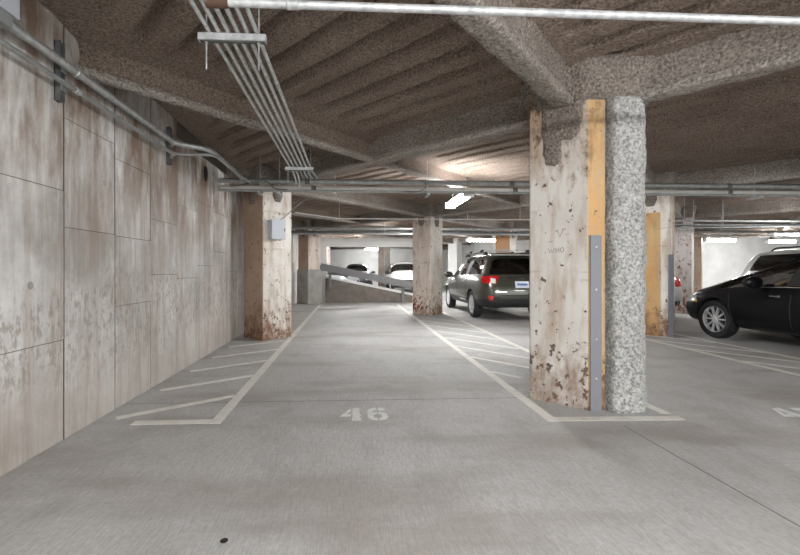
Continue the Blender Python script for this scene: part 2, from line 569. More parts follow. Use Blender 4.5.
def clip_line(p, d):
    t0, t1 = -99, 99
    for lo, hi, q, e in ((XL - .1, XR, p[0], d[0]), (YB, YF, p[1], d[1])):
        a, b_ = (lo - q) / e, (hi - q) / e
        t0, t1 = max(t0, min(a, b_)), min(t1, max(a, b_))
    return ((p[0] + d[0] * t0, p[1] + d[1] * t0), (p[0] + d[0] * t1, p[1] + d[1] * t1)) if t1 - t0 > .05 else None
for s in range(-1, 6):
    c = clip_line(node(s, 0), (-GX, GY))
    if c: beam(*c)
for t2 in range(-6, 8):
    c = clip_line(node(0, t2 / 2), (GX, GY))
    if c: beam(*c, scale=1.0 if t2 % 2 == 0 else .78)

# ------------------------------------------------------------------ left wall: board-marked panels
wl = MB().box(XL - .25, XL - .0075, YB, YF, 0, 3.12).build('wall_left', 'wall_joint')
struct(wl, 'cast concrete wall with board marks along the left of the stall')
YJ = [0.50, 1.17, 1.81, 2.44, 3.07, 3.71, 4.35, 4.98, 5.60, 6.30, 6.95, 7.56, 8.2, 8.85]
ZJ = {0: [1.8], 1: [1.5], 2: [1.79], 3: [.72, 1.79], 4: [1.53, 2.32], 5: [.9, 1.52, 2.2], 6: [1.17, 1.75], 7: [1.12, 2.0], 8: [1.28, 2.15], 9: [1.5, 2.1], 10: [1.2, 1.9], 11: [1.6], 12: [1.4]}
for k in range(len(YJ) - 1):
    top = 3.02 if k < 7 else 2.80
    zs = [0.0] + ZJ[k] + [top]
    for q in range(len(zs) - 1):
        off = random.uniform(-.004, .004)
        y0, y1, z0, z1 = YJ[k] + .009, YJ[k + 1] - .009, zs[q] + (.0025 if q else 0), zs[q + 1] - .0025
        xo = XL + off
        m_ = MB()
        bv = .003
        m_.add([(XL - .03, y0, z0), (XL - .03, y1, z0), (XL - .03, y1, z1), (XL - .03, y0, z1),
                (xo - bv, y0, z0), (xo - bv, y1, z0), (xo - bv, y1, z1), (xo - bv, y0, z1),
                (xo, y0 + bv, z0 + bv), (xo, y1 - bv, z0 + bv), (xo, y1 - bv, z1 - bv), (xo, y0 + bv, z1 - bv)],
               [(0, 3, 2, 1), (8, 9, 10, 11)] + [(i, (i + 1) % 4, 4 + (i + 1) % 4, 4 + i) for i in range(4)] + [(4 + i, 4 + (i + 1) % 4, 8 + (i + 1) % 4, 8 + i) for i in range(4)])
        m_.build('panel', 'wall', wl)
MB().box(XL - .03, XL, 8.854, YF - .1, 0, 3.02).build('panel', 'wall', wl)
MB().box(XL - .03, XL, YB, .496, 0, 3.02).build('panel', 'wall', wl)
def disc(y, z, r, rz, mat, name):
    o = MB(); v = [(XL + .001, y + r * math.cos(a), z + rz * math.sin(a)) for a in np.linspace(0, 2 * PI, 15)[:-1]]
    v2 = [(XL + .006, b_, c_) for a_, b_, c_ in v]; n = len(v)
    o.add(v + v2, [tuple(range(n, 2 * n))] + [(i, (i + 1) % n, n + (i + 1) % n, n + i) for i in range(n)])
    return o.build(name, mat, wl)
disc(5.94, 2.585, .075, .11, 'hole_dark', 'wall_hole')
for px_, pz_ in ((3.55, 1.95), (3.56, 1.02), (2.75, 1.12), (4.62, 1.72)):
    disc(px_, pz_, .022, .026, 'plinth', 'tie_plug')
# back walls and right wall
wb = MB().box(XL - .25, 7.2, YF, YF + .2, 0, 3.12).build('wall_back', 'bright_wall'); struct(wb)
w2 = MB().box(7.0, XR + .2, 20.0, 20.2, 0, 3.12).build('wall_far_right', 'bright_wall'); struct(w2)
w3 = MB().box(7.0, 7.2, 20.2, YF, 0, 3.12).build('wall_return', 'bright_wall'); struct(w3)
w4 = MB().box(XR, XR + .2, YB, 20, 0, 3.12).build('wall_right', 'bright_wall'); struct(w4)

# ------------------------------------------------------------------ columns
def rough_block(name, poly, z0, z1, mat, parent, amp=.018, step=.025, flare=None, rag=0.0, sm=2):
    """lumpy extrusion of a closed footprint polygon (list of xy)"""
    pts = []
    P = [np.array(p, float) for p in poly]
    for a, b_ in zip(P, P[1:] + P[:1]):
        m_ = max(1, int(np.linalg.norm(b_ - a) / step))
        for q in range(m_):
            pts.append(a + (b_ - a) * q / m_)
    pts = np.array(pts); cen = pts.mean(0); n = len(pts)
    # smooth the footprint
    for _ in range(sm):
        pts = (np.roll(pts, 1, 0) + pts * 2 + np.roll(pts, -1, 0)) / 4
    zz = np.linspace(z0, z1, max(3, int((z1 - z0) / step)))
    V = []
    for z in zz:
        k = 1.0 if flare is None else flare((z - z0) / (z1 - z0))
        V.append(np.column_stack([cen + (pts - cen) * k, np.full(n, z)]))
    V = np.concatenate(V)
    if rag:
        fz = (V[:, 2] - z0) / (z1 - z0); Q = V * np.array([1, 1, 0]) 
        V[:, 2] += rag * (1 - fz) * (vnoise(Q + 4.4, 11) + .6 * vnoise(Q + 1.7, 27))
    d = V[:, :2] - cen; d /= np.linalg.norm(d, axis=1)[:, None] + 1e-6
    dis = amp * (.8 * vnoise(V, 6) + .8 * vnoise(V + 2.2, 16) + .75 * vnoise(V + 9.1, 34))
    V[:, :2] += d * dis[:, None]
    F = grid_faces(len(zz), n, True)
    o = np_mesh(name, V, F, mat, parent)
    bm = bmesh.new(); bm.from_mesh(o.data)
    bmesh.ops.holes_fill(bm, edges=[e for e in bm.edges if e.is_boundary])
    bmesh.ops.recalc_face_normals(bm, faces=bm.faces)
    bm.to_mesh(o.data); bm.free()
    return o

def column(s, t, label, mats, side=.62, chamfer=.02, fr_ch=None, plinth=False, tongues=True):
    """mats: (left face material, right face material). Faces stand at 45 degrees."""
    cx, cy = node(s, t)
    root = thing('concrete_column', label, 'column', (cx, cy, 0))
    h = side / math.sqrt(2)
    fc = fr_ch if fr_ch else chamfer
    def corner(x, y, c):      # chamfered corner, returns two points (ccw)
        v = Vector((x, y)); tn = Vector((-y, x)).normalized()
        return v, tn, c
    pts = []
    for (x, y, c) in ((0, -h, fc), (h, 0, chamfer), (0, h, chamfer), (-h, 0, chamfer)):
        v = Vector((x, y)); n = v.normalized(); tn = Vector((-n.y, n.x))
        b_ = v - n * (c / 2)
        pts += [b_ - tn * (c / 2), b_ + tn * (c / 2)]
    z1 = 3.0
    o = MB()
    n = len(pts)
    poly = [(p.x, p.y) for p in pts]
    o.prism(poly, 0 if not plinth else 1.2, z1)
    sh = o.build('shaft', mats[0], root)
    for m_ in mats[1:]:
        sh.data.materials.append(M[m_])
    for p in sh.data.polygons:
        if p.normal.x > .3 and p.normal.y < -.3 and len(mats) > 1:
            p.material_index = 1
        if len(mats) > 2 and p.normal.y < -.95:
            p.material_index = 2
    if plinth:
        e = 1.12
        pl = MB().prism([(x * e, y * e) for x, y in poly], 0, 1.24).build('plinth', 'plinth', root)
    if tongues:
        e = h + .035
        rough_block('column_head', [(-e, -.03), (-.03, -e), (.03, -e), (e, -.03), (e, .03), (.03, e), (-.03, e), (-e, .03)], 2.66, 3.02, 'spray_beam', root, .012, .04, lambda f: 1 + .12 * f)
        for sx in (-1, 1):
            m_ = Vector((sx * h / 2, -h / 2)); nn = Vector((sx, -1)).normalized(); tn = Vector((-nn.y, nn.x))
            fp = [m_ + tn * a + nn * q for a, q in ((-.11, -.03), (.11, -.03), (.125, .012), (.09, .028), (0, .034), (-.09, .028), (-.125, .012))]
            rough_block('overspray', [(p.x, p.y) for p in fp], 2.36 + .1 * random.random(), 2.74, 'spray_beam', root, .007, .03,
                        lambda f: .55 + .45 * min(1, f * 3.2))
    return root, h

# main column beside stall 46
cm, h = column(0, 0, 'large cream column with grey corner guard and rough grey coat, nearest the camera', ('col_cream', 'spray_coat', 'col_yellow'), fr_ch=.15, tongues=False)
yc = -h + .075
# paint strip already on the chamfer; the grey steel guard sits on its left part
MB().box(-.062, .036, yc - .016, yc - .004, 0, 1.52).build('corner_guard', 'guard_grey', cm)
g = MB()
for z in (.28, .62, 1.05, 1.42):
    g.lathe([(.001, -.004), (.008, -.003), (.010, 0)], 8, 'y', (-.01, yc - .016, z))
g.build('guard_bolts', 'galvanized', cm)
cx, cy = node(0, 0)
rough_block('rough_coat', [(x - cx, y - cy) for x, y in ((2.225, 3.50), (2.232, 3.41), (2.25, 3.388), (2.47, 3.382), (2.50, 3.40), (2.632, 3.545), (2.645, 3.60), (2.60, 3.80), (2.50, 3.80), (2.36, 3.66))], 0, 2.76, 'spray_coat', cm, .012, .018, None, 0, 1)
# overspray around the beam seats, a thin crust on the left face
def crust(a0, a1, z0, z1, th):
    q = lambda a, d: (mfx + tnx * a + nnx * d, mfy + tny * a + nny * d)
    mfx = mfy = -h / 2; nnx = nny = -.7071; tnx, tny = .7071, -.7071
    rough_block('overspray', [q(a0, -.03), q(a1, -.03), q(a1 + .01, .004), q(a1 - .02, th), q((a0 + a1) / 2, th * 1.15), q(a0 + .02, th), q(a0 - .01, .004)], z0, z1, 'spray_beam', cm, .008, .015, lambda f: .80 + .20 * min(1, f * 5), .11)
crust(-.19, .16, 2.40, 2.80, .026); crust(-.17, -.02, 2.22, 2.60, .018)
rough_block('column_head', [(-.38, -.20), (-.12, -.44), (.14, -.475), (.36, -.49), (.56, -.30), (.58, -.12), (.44, .1), (.1, .42), (-.1, .42), (-.42, .1)], 2.70, 3.02, 'spray_beam', cm, .018, .022, lambda f: .95 + .22 * f)
# pencil scribbles on the left face
def scribble(root, m_, tn, nn, strokes, mat, r=.0022, name='graffiti'):
    o = MB()
    for stv in strokes:
        o.tube([(m_.x + tn.x * a + nn.x * .001, m_.y + tn.y * a + nn.y * .001, z) for a, z in stv], r, 5)
    g = o.build(name, mat, root)
    g['label'] = 'small hand-written scribble on the paint'
nn = Vector((-1, -1)).normalized(); tn = Vector((1, -1)).normalized(); mf = Vector((-h / 2, -h / 2))
W = [[(0, 0), (.012, -.045), (.025, -.012), (.040, -.045), (.052, 0)],
     [(.066, 0), (.066, -.045)], [(.066, -.022), (.092, -.016)], [(.092, .004), (.092, -.04)],
     [(.112, 0), (.104, -.022), (.114, -.040), (.130, -.034), (.136, -.012), (.124, .004), (.112, 0)],
     [(.0, .055), (.02, .062), (.04, .066)], [(.075, .16), (.10, .10), (.13, .165)], [(.06, .152), (.085, .162)], [(.12, .165), (.15, .172)],
     [(.15, .115), (.18, .125)], [(.165, .06), (.18, .04)]]
scribble(cm, mf, tn, nn, [[(a - .13, z + 1.42) for a, z in st] for st in W], 'pencil')

# other columns
cl, h2 = column(-0, 1, 'cream column with rusty foot and grey junction box at the left wall', ('col_brown', 'col_white'))
cr, _ = column(1, 0, 'column with tall yellow patch and grey corner guard left of black car', ('col_white', 'col_white'))
x0, y0 = -h2 + .05, -.05
MB().add([(-.400, -.048, 0.0), (-.115, -.333, 0), (-.115, -.333, 2.28), (-.400, -.048, 2.28), (-.391, -.039, 0), (-.106, -.324, 0), (-.106, -.324, 2.28), (-.391, -.039, 2.28)], BOXF).build('yellow_patch', 'col_yellow', cr)
MB().box(-.045, .045, -h2 - .018, -h2 + .004, 0, 1.50).build('corner_guard', 'guard_grey', cr)
MB().tube([(.035, -h2 - .02, 1.5), (.035, -h2 - .02, 2.72)], .018, 8).build('pipe', 'col_brown', cr)
cmid, _ = column(1, 1, 'pinkish cream column with red scribbles behind the stall, beside green wagon', ('col_pink', 'col_white'), side=.60)
R = [[(0, 0), (.05, .08), (.09, .05), (.05, .0), (.12, .05)], [(.02, .22), (.10, .30), (.14, .24), (.06, .16), (.12, .14), (.02, .10)], [(.15, .0), (.18, .14), (.22, .06), (.26, .16)], [(.2, .28), (.28, .36)], [(.26, -.02), (.3, .1), (.34, .02)]]
scribble(cmid, Vector((-.212, -.212)), tn, nn, [[(a - .28, z + .14) for a, z in st] for st in R], 'red_marker', .016)
cb, _ = column(1, 2, 'brown column standing on a grey concrete plinth at the ramp', ('col_brown', 'col_pink'), side=.58, plinth=True)
co, _ = column(2, 1, 'orange-stained column behind the green wagon', ('col_orange', 'col_white'), side=.56)
cp, _ = column(2, 0, 'white column with peeling red paint behind the black car', ('col_peel', 'col_peel'), side=.62)
cq, _ = column(3, 0, 'narrow brown column before the bright wall at the right', ('col_brown', 'col_brown'), side=.56)
cw, _ = column(3, 2, 'pale column far behind the green wagon, left of the lit tube', ('bright_wall', 'bright_wall'), side=.56, tongues=False)
cx_, _ = column(2, 3, 'pinkish column far beyond the ramp, nearest the left wall', ('col_pink', 'col_pink'), side=.56, tongues=False)
cy_, _ = column(3, 3, 'pinkish and white column far beyond the ramp between parked cars', ('col_pink', 'col_white'), side=.56, tongues=False)

# ------------------------------------------------------------------ ramp parapet, guard rail, white portal
y_r = 15.28
pp = MB()
def parz(x): return 1.02 - .205 * (x + .95)
def slope_box(x0, x1, y0, y1, zlo, zhi):
    o = MB()
    o.add([(x0, y0, zlo(x0)), (x1, y0, zlo(x1)), (x1, y1, zlo(x1)), (x0, y1, zlo(x0)), (x0, y0, zhi(x0)), (x1, y0, zhi(x1)), (x1, y1, zhi(x1)), (x0, y1, zhi(x0))], BOXF)
    return o
rp = thing('ramp_parapet', 'brown-grey sloping parapet wall of the ramp with a white cap', 'parapet', (-.95, y_r, 0))
o = slope_box(0, 3.25, 0, .22, lambda x: 0, lambda x: parz(x - .95) - .09).build('wall_body', 'parapet', rp)
o = slope_box(-.005, 3.255, -.012, .232, lambda x: parz(x - .95) - .088, lambda x: parz(x - .95)).build('cap', 'white_paint', rp)
gr = thing('guard_rail', 'grey steel guard rail sloping above the ramp parapet', 'guard rail', (-1.1, y_r - .15, 0))
o = slope_box(0, 3.35, -.03, .03, lambda x: parz(x - 1.1) + .16, lambda x: parz(x - 1.1) + .42).build('rail', 'rail_grey', gr)
for x in (.28, 2.98):
    slope_box(x, x + .1, .03, .12, lambda q: parz(q - 1.1) - .4, lambda q: parz(q - 1.1) + .38).build('post', 'rail_grey', gr)
MB().box(-.07, .16, -.05, .05, 1.18, 1.40).build('end_cap', 'rail_grey', gr)
pf = thing('portal_frame', 'white painted steel frame over the ramp opening', 'frame', (-1.05, 15.65, 0))
MB().box(-.14, .14, -.1, .1, 0, 2.42).build('post', 'white_paint', pf)
MB().box(.1402, 4.2, -.1, .1, 2.10, 2.42).build('header', 'white_paint', pf)

# ------------------------------------------------------------------ pipes and conduits
def rods_to_ceiling(pts, parent, z1=3.02, r=.005, mat='galvanized_white'):
    for x, y, z in pts:
        MB().tube([(x, y, z), (x, y, z1)], r, 6).build('rod', mat, parent)

# six-conduit bundle along the stall
ord_ = ['leftmost', 'second from left', 'third from left', 'fourth from left', 'fifth from left', 'rightmost']
BX = [-.845 + .056 * k for k in range(6)]
for k in range(6):
    x = BX[k]; z = 2.647
    tail = {0: [(x, 6.1, z), (x, 6.36, 2.60), (x, 6.38, 2.54)], 1: [(x, 6.12, z), (x, 6.34, 2.58), (x, 6.36, 2.46)],
            2: [(x, 6.28, z), (x, 6.40, 2.645)], 3: [(x, 6.28, z), (x, 6.40, 2.645)], 4: [(x, 6.2, z), (x + .02, 6.40, 2.645)], 5: [(x, 5.95, z), (x + .04, 6.38, 2.645)]}[k]
    root = thing('steel_conduit', f'thin galvanized conduit, {ord_[k]} of six in the ceiling bundle', 'conduit', (x, 1.2, z), 0, 'conduits of the ceiling bundle')
    pts = [(0, -3.2, 0)] + [(a - x, b_ - 1.2, c_ - z) for a, b_, c_ in tail]
    MB().tube(pts, .0135, 9, .06).build('tube', 'galvanized_white', root, True)
    c_y = 1.75 + .12 * (k % 3)
    MB().lathe([(.0165, -.03), (.0175, -.028), (.0175, .028), (.0165, .03)], 10, 'y', (0, c_y, 0)).build('coupling', 'galvanized', root, True)
for y, w, lab in ((2.51, .40, 'galvanized trapeze strut under the conduit bundle near the camera'), (5.70, .38, 'galvanized trapeze strut at the far end of the conduit bundle')):
    root = thing('trapeze_hanger', lab, 'pipe hanger', (-.71, y, 2.613))
    MB().box(-w / 2, w / 2, -.02, .02, -.02, .02).build('strut', 'galvanized_white', root)
    MB().box(-w / 2 + .01, w / 2 - .01, -.012, .012, -.026, -.02).build('channel_slot', 'pipe_dark', root)
    for sx in (-1, 1):
        MB().tube([(sx * .155, 0, -.19), (sx * .155, 0, .38)], .0045, 6).build('rod', 'galvanized_white', root)
        MB().lathe([(.002, -.034), (.011, -.034), (.011, -.022), (.002, -.022)], 6, 'z', (sx * .155, 0, 0)).build('nut', 'galvanized', root)

# pipe crossing overhead near the camera
root = thing('overhead_pipe', 'galvanized pipe crossing overhead close to the camera', 'pipe', (-.62, 2.0, 2.5))
MB().tube([(0.02, 0, 0), (9.5, 0, 0)], .0195, 14).build('tube', 'galvanized_white', root, True)
MB().lathe([(.018, -.075), (.026, -.07), (.026, .03), (.02, .035)], 12, 'x', (0, 0, 0)).build('end_cap', 'rust', root, True)
for x in (.34, 3.9):
    MB().lathe([(.0195, -.03), (.0235, -.026), (.0235, .026), (.0195, .03)], 14, 'x', (x, 0, 0)).build('coupling', 'galvanized_white', root, True)
rods_to_ceiling([(5.5, 0, 0)], root, .5)

# wall conduits
for nm, z, r, lab in (('wall_pipe', 2.635, .030, 'thick steel pipe, upper of the two along the left wall'), ('wall_pipe', 2.505, .017, 'thin steel conduit, lower of the two along the left wall')):
    root = thing(nm, lab, 'pipe', (-1.965, .2, z))
    x2 = .31 if r > .02 else .43
    e = [(0, -3, 0), (0, 4.50, 0), (x2, 4.72, 0), (x2, 5.7, 0), (x2, 6.12, -.02)] if r > .02 else [(0, -3, 0), (0, 4.48, 0), (x2, 4.50, .01), (x2, 5.55, .02), (x2, 6.15, .05)]
    MB().tube(e, r, 12, .12).build('tube', 'galvanized' if r > .02 else 'pipe_dull', root, True)
    for y in (2.86, 4.45):
        MB().lathe([(r, -.03), (r + .006, -.026), (r + .006, .026), (r, .03)], 12, 'y', (0, y, 0)).build('coupling', 'galvanized', root, True)
for y, lab in ((2.985, 'vertical steel strut holding the wall pipes near the camera'), (4.72, 'vertical steel strut holding the wall pipes near the pipe bend')):
    root = thing('wall_strut', lab, 'strut', (XL, y, 2.4))
    o = MB(); o.box(.0, .006, -.022, .022, 0, .42); o.box(0, .045, -.022, -.017, 0, .42); o.box(0, .045, .017, .022, 0, .42)
    o.build('channel', 'pipe_dark', root)
    for z in (.105, .235):
        MB().box(.045, .055, -.022, .022, z - .035, z + .035).build('clamp', 'galvanized', root)
root = thing('pull_box', 'light grey pull box above the wall pipe at the left frame edge', 'electrical box', (-2.05, 2.20, 2.67))
MB().box(0, .13, 0, .27, 0, .30).build('case', 'box_grey', root)
MB().box(.13, .138, -.006, .276, -.006, .306).build('lid', 'box_grey', root)
MB().box(.02, .12, .02, .25, -.075, 0).build('coupling_body', 'pipe_dull', root)

# conduits crossing the stall in front of the columns
for z, y, r, mt, lab in ((2.600, 6.47, .034, 'pipe_dull', 'grey pipe, upper one of the run crossing under the ceiling'),
                         (2.648, 6.56, .016, 'pipe_dark', 'dark thin conduit on top of the crossing pipe run'),
                         (2.515, 6.562, .036, 'pipe_beige', 'beige pipe below the grey one in the crossing run'),
                         (2.452, 6.46, .020, 'pipe_dull', 'lowest thin conduit of the crossing pipe run')):
    root = thing('crossing_pipe', lab, 'pipe', (XL + .01, y, z))
    MB().tube([(0, 0, 0), (15.6, 0, 0)], r, 12).build('tube', mt, root, True)
    for x in (1.3, 4.55, 8.2, 11.5):
        MB().lathe([(r, -.04), (r + .006, -.035), (r + .006, .035), (r, .04)], 12, 'x', (x + y - 6.4, 0, 0)).build('coupling', 'pipe_dark' if r > .02 else mt, root, True)
hl = ['in front of the left rusty column', 'left of the conduit bundle end', 'right of the conduit bundle end', 'in mid air above the stall', 'right of the large near column', 'far right above the black car']
for q, x in enumerate((-1.42, -1.12, -.25, 1.22, 3.35, 6.72)):
    root = thing('pipe_hanger', 'thin hanger rod of the crossing pipes, ' + hl[q], 'pipe hanger', (x, 6.515, 2.40))
    MB().tube([(0, 0, 0.02), (0, 0, .62)], .005, 6).build('rod', 'galvanized_white', root)
    MB().box(-.02, .02, -.13, .13, .0, .028).build('strut', 'galvanized', root)
root = thing('flexible_cable', 'dark cable looped between the crossing pipes above the stall', 'cable', (1.16, 6.40, 2.5))
MB().tube([(0, 0, .09), (.02, -.02, .03), (-.02, -.03, -.01), (-.08, -.01, -.05), (-.16, 0, -.055), (-.34, 0, -.05)], .006, 6, .03).build('tube', 'pipe_dark', root, True)
root = thing('cable_sag', 'dark cable hanging along the crossing pipes near the left wall', 'cable', (-1.6, 6.42, 2.5))
MB().tube([(-.25, 0, .0), (0, 0, .05), (.25, 0, .11), (.34, -.02, .06), (.42, -.02, -.03), (.62, -.02, -.04)], .008, 6, .05).build('tube', 'pipe_dark', root, True)

# junction box on the left column
cx, cy = node(0, 1)
root = thing('junction_box', 'grey junction box mounted on the rusty cream column', 'electrical box', (cx + .21, cy - .235, 1.76), PI / 4)
MB().box(-.19, .08, -.13, -.01, 0, .33).build('case', 'box_grey', root)
MB().box(-.196, .086, -.138, -.13, -.006, .336).build('door', 'box_grey', root)
MB().box(.055, .07, -.146, -.138, .14, .19).build('latch', 'pipe_dark', root)
MB().tube([(0, -.07, .33), (.08, -.08, .38), (.22, -.12, .52), (.30, -.3, .66), (.28, -.55, .72)], .009, 8, .1).build('cable', 'pipe_dull', root, True)

root = thing('riser_pipe', 'thin white vertical pipe on the wall behind the rusty cream column', 'pipe', (-1.99, 14.2, 1.45))
MB().tube([(0, 0, 0), (0, 0, 1.0)], .035, 10).build('tube', 'white_paint', root, True)
MB().box(-.07, 0, -.03, .03, .5, .53).build('bracket', 'galvanized', root)
# sprinkler line
root = thing('sprinkler_pipe', 'thin white sprinkler pipe in front of the pinkish column', 'pipe', (-1.3, 10.62, 2.545))
MB().tube([(0.9, 0, 0), (7.3, 0, 0)], .014, 8).build('tube', 'white_paint', root, True)
for x in (1.0, 4.35, 5.75):
    MB().tube([(x, 0, 0), (x, 0, .42)], .006, 6).build('drop', 'white_paint', root, True)
MB().tube([(1.0, 0, 0), (.0, -.9, .02)], .012, 8).build('branch', 'white_paint', root, True)
# farther pipes beyond the middle column
for y, z, r, mt, lab in ((14.0, 2.63, .045, 'pipe_dull', 'grey pipe, upper of the run far behind the stall'), (14.1, 2.52, .04, 'pipe_dark', 'dark pipe, middle of the run far behind the stall'),
                         (13.9, 2.44, .03, 'galvanized', 'pale pipe, lowest of the run far behind the stall')):
    root = thing('far_pipe', lab, 'pipe', (XL + .01, y, z))
    MB().tube([(0, 0, 0), (13.5, 0, 0)], r, 10).build('tube', mt, root, True)
    for x in (3.2, 8.5):
        MB().tube([(x, 0, 0), (x, 0, .4)], .006, 6).build('rod', 'galvanized_white', root)
for k, (y, z, x0, x1, dy, r, mt) in enumerate(((9.6, 2.42, 6.9, 17, 0, .028, 'pipe_dull'), (9.9, 2.36, 6.9, 17, 0, .022, 'galvanized'), (10.3, 2.30, 7.2, 17, -1.6, .02, 'pipe_dull'),
                                               (10.6, 2.42, 7.2, 18, -.6, .03, 'pipe_dark'), (11.9, 2.38, 8, 19, 0, .04, 'pipe_dull'), (12.4, 2.30, 8, 19, 0, .02, 'galvanized'))):
    lab = ['grey pipe nearest the yellow-patched column', 'thin galvanized pipe below the grey one', 'slanting thin grey pipe', 'slanting dark pipe', 'thick grey pipe farthest back', 'thin pale pipe farthest back'][k] + ' above the black car'
    root = thing('right_pipe', lab, 'pipe', (x0, y, z))
    MB().tube([(0, 0, 0), (x1 - x0, dy, 0)], r, 9).build('tube', mt, root, True)
    MB().tube([(1.2 + .5 * k, dy * (1.2 + .5 * k) / (x1 - x0), 0), (1.2 + .5 * k, dy * (1.2 + .5 * k) / (x1 - x0), 3.0 - z)], .006, 6).build('rod', 'galvanized_white', root)

# ------------------------------------------------------------------ fluorescent fixtures
def fixture(x, y, z, rz, label, L=1.25):
    root = thing('fluorescent_light', label, 'light', (x, y, z), rz, 'fluorescent lights')
    MB().box(-L / 2, L / 2, -.045, .045, .052, .085).build('housing', 'fixture_white', root)
    o = MB()
    prof = [(-.055, .05), (-.085, .03), (-.09, 0), (-.06, -.035), (0, -.048), (.06, -.035), (.09, 0), (.085, .03), (.055, .05)]
    n = len(prof)
    o.add([(-L / 2 + .02, a, b_) for a, b_ in prof] + [(L / 2 - .02, a, b_) for a, b_ in prof],
          [tuple(range(n)), tuple(range(n, 2 * n))[::-1]] + [(i, (i + 1) % n, n + (i + 1) % n, n + i) for i in range(n)])
    o.build('lens', 'lens', root)
    for sx in (-1, 1):
        MB().box(sx * L / 2 - .015, sx * L / 2 + .015, -.092, .092, -.05, .06).build('end_cap', 'fixture_white', root)
        MB().tube([(sx * .45, 0, .085), (sx * .45, 0, 3.0 - z)], .005, 6).build('rod', 'galvanized_white', root)
    return root
fixture(1.92, 7.25, 2.46, PI / 2, 'lit fluorescent fixture above the pinkish column and the stall')
fixture(5.4, 16.8, 2.45, .06, 'lit fluorescent fixture behind the green wagon')
fixture(15.2, 16.2, 2.44, 0, 'lit fluorescent fixture at the right, farthest left of the three')
fixture(15.6, 13.9, 2.46, 0, 'lit fluorescent fixture at the right, highest of the three')
fixture(18.6, 16.9, 2.44, 0, 'lit fluorescent fixture at the right, lowest of the three')
fixture(-.3, 17.6, 2.46, 0, 'added lit fluorescent fixture, out of sight just beyond the white ramp portal')  # added behind the header to brighten the area past the ramp
fixture(.6, 20.6, 2.46, 0, 'added lit fluorescent fixture, out of sight beyond the ramp, middle row by the left wall')  # added as unseen light for the far bay, covered by the header
fixture(3.6, 20.4, 2.46, 0, 'added lit fluorescent fixture, out of sight beyond the ramp, middle row to the right')  # also added unseen, to lift the far bay
fixture(1.6, 28.6, 2.66, 0, 'lit fluorescent fixture near the far back wall')
fixture(2.28, 13.1, 2.46, PI / 2, 'added lit fluorescent fixture, out of sight behind the pinkish column')  # added out of view to light the white header from the front
fixture(7.6, 13.1, 2.46, PI / 2, 'lit fluorescent fixture hidden behind the large near column')
fixture(11.2, 8.6, 2.46, PI / 2, 'lit fluorescent fixture over the white car past the right edge')
for k, (x, y) in enumerate(((.3, -.75), (3.9, -.75), (7.6, -.75), (1.2, -3.4))):
    fixture(x, y, 2.46, 0, ['lit fluorescent fixture behind the camera by the left wall', 'lit fluorescent fixture behind the camera, middle of the aisle', 'lit fluorescent fixture behind the camera at the right', 'lit fluorescent fixture farthest behind the camera'][k])

# ------------------------------------------------------------------ cars
def sta(y, zb, wb, ws, zs, wm, zm, w4, z4, w5, z5, zr, y4=None, y5=None, yr=None, ylow=None):
    y4 = y if y4 is None else y4; y5 = y4 if y5 is None else y5; yr = y5 if yr is None else yr
    yl = y if ylow is None else ylow
    return [(0, yl, zb), (wb * .6, yl, zb), (wb, yl, zb), (ws, y, zs), (wm, y, zm), (w4, y4, z4), (w5, y5, z5), (w5 * .58, yr, zr), (0, yr, zr + .012)]

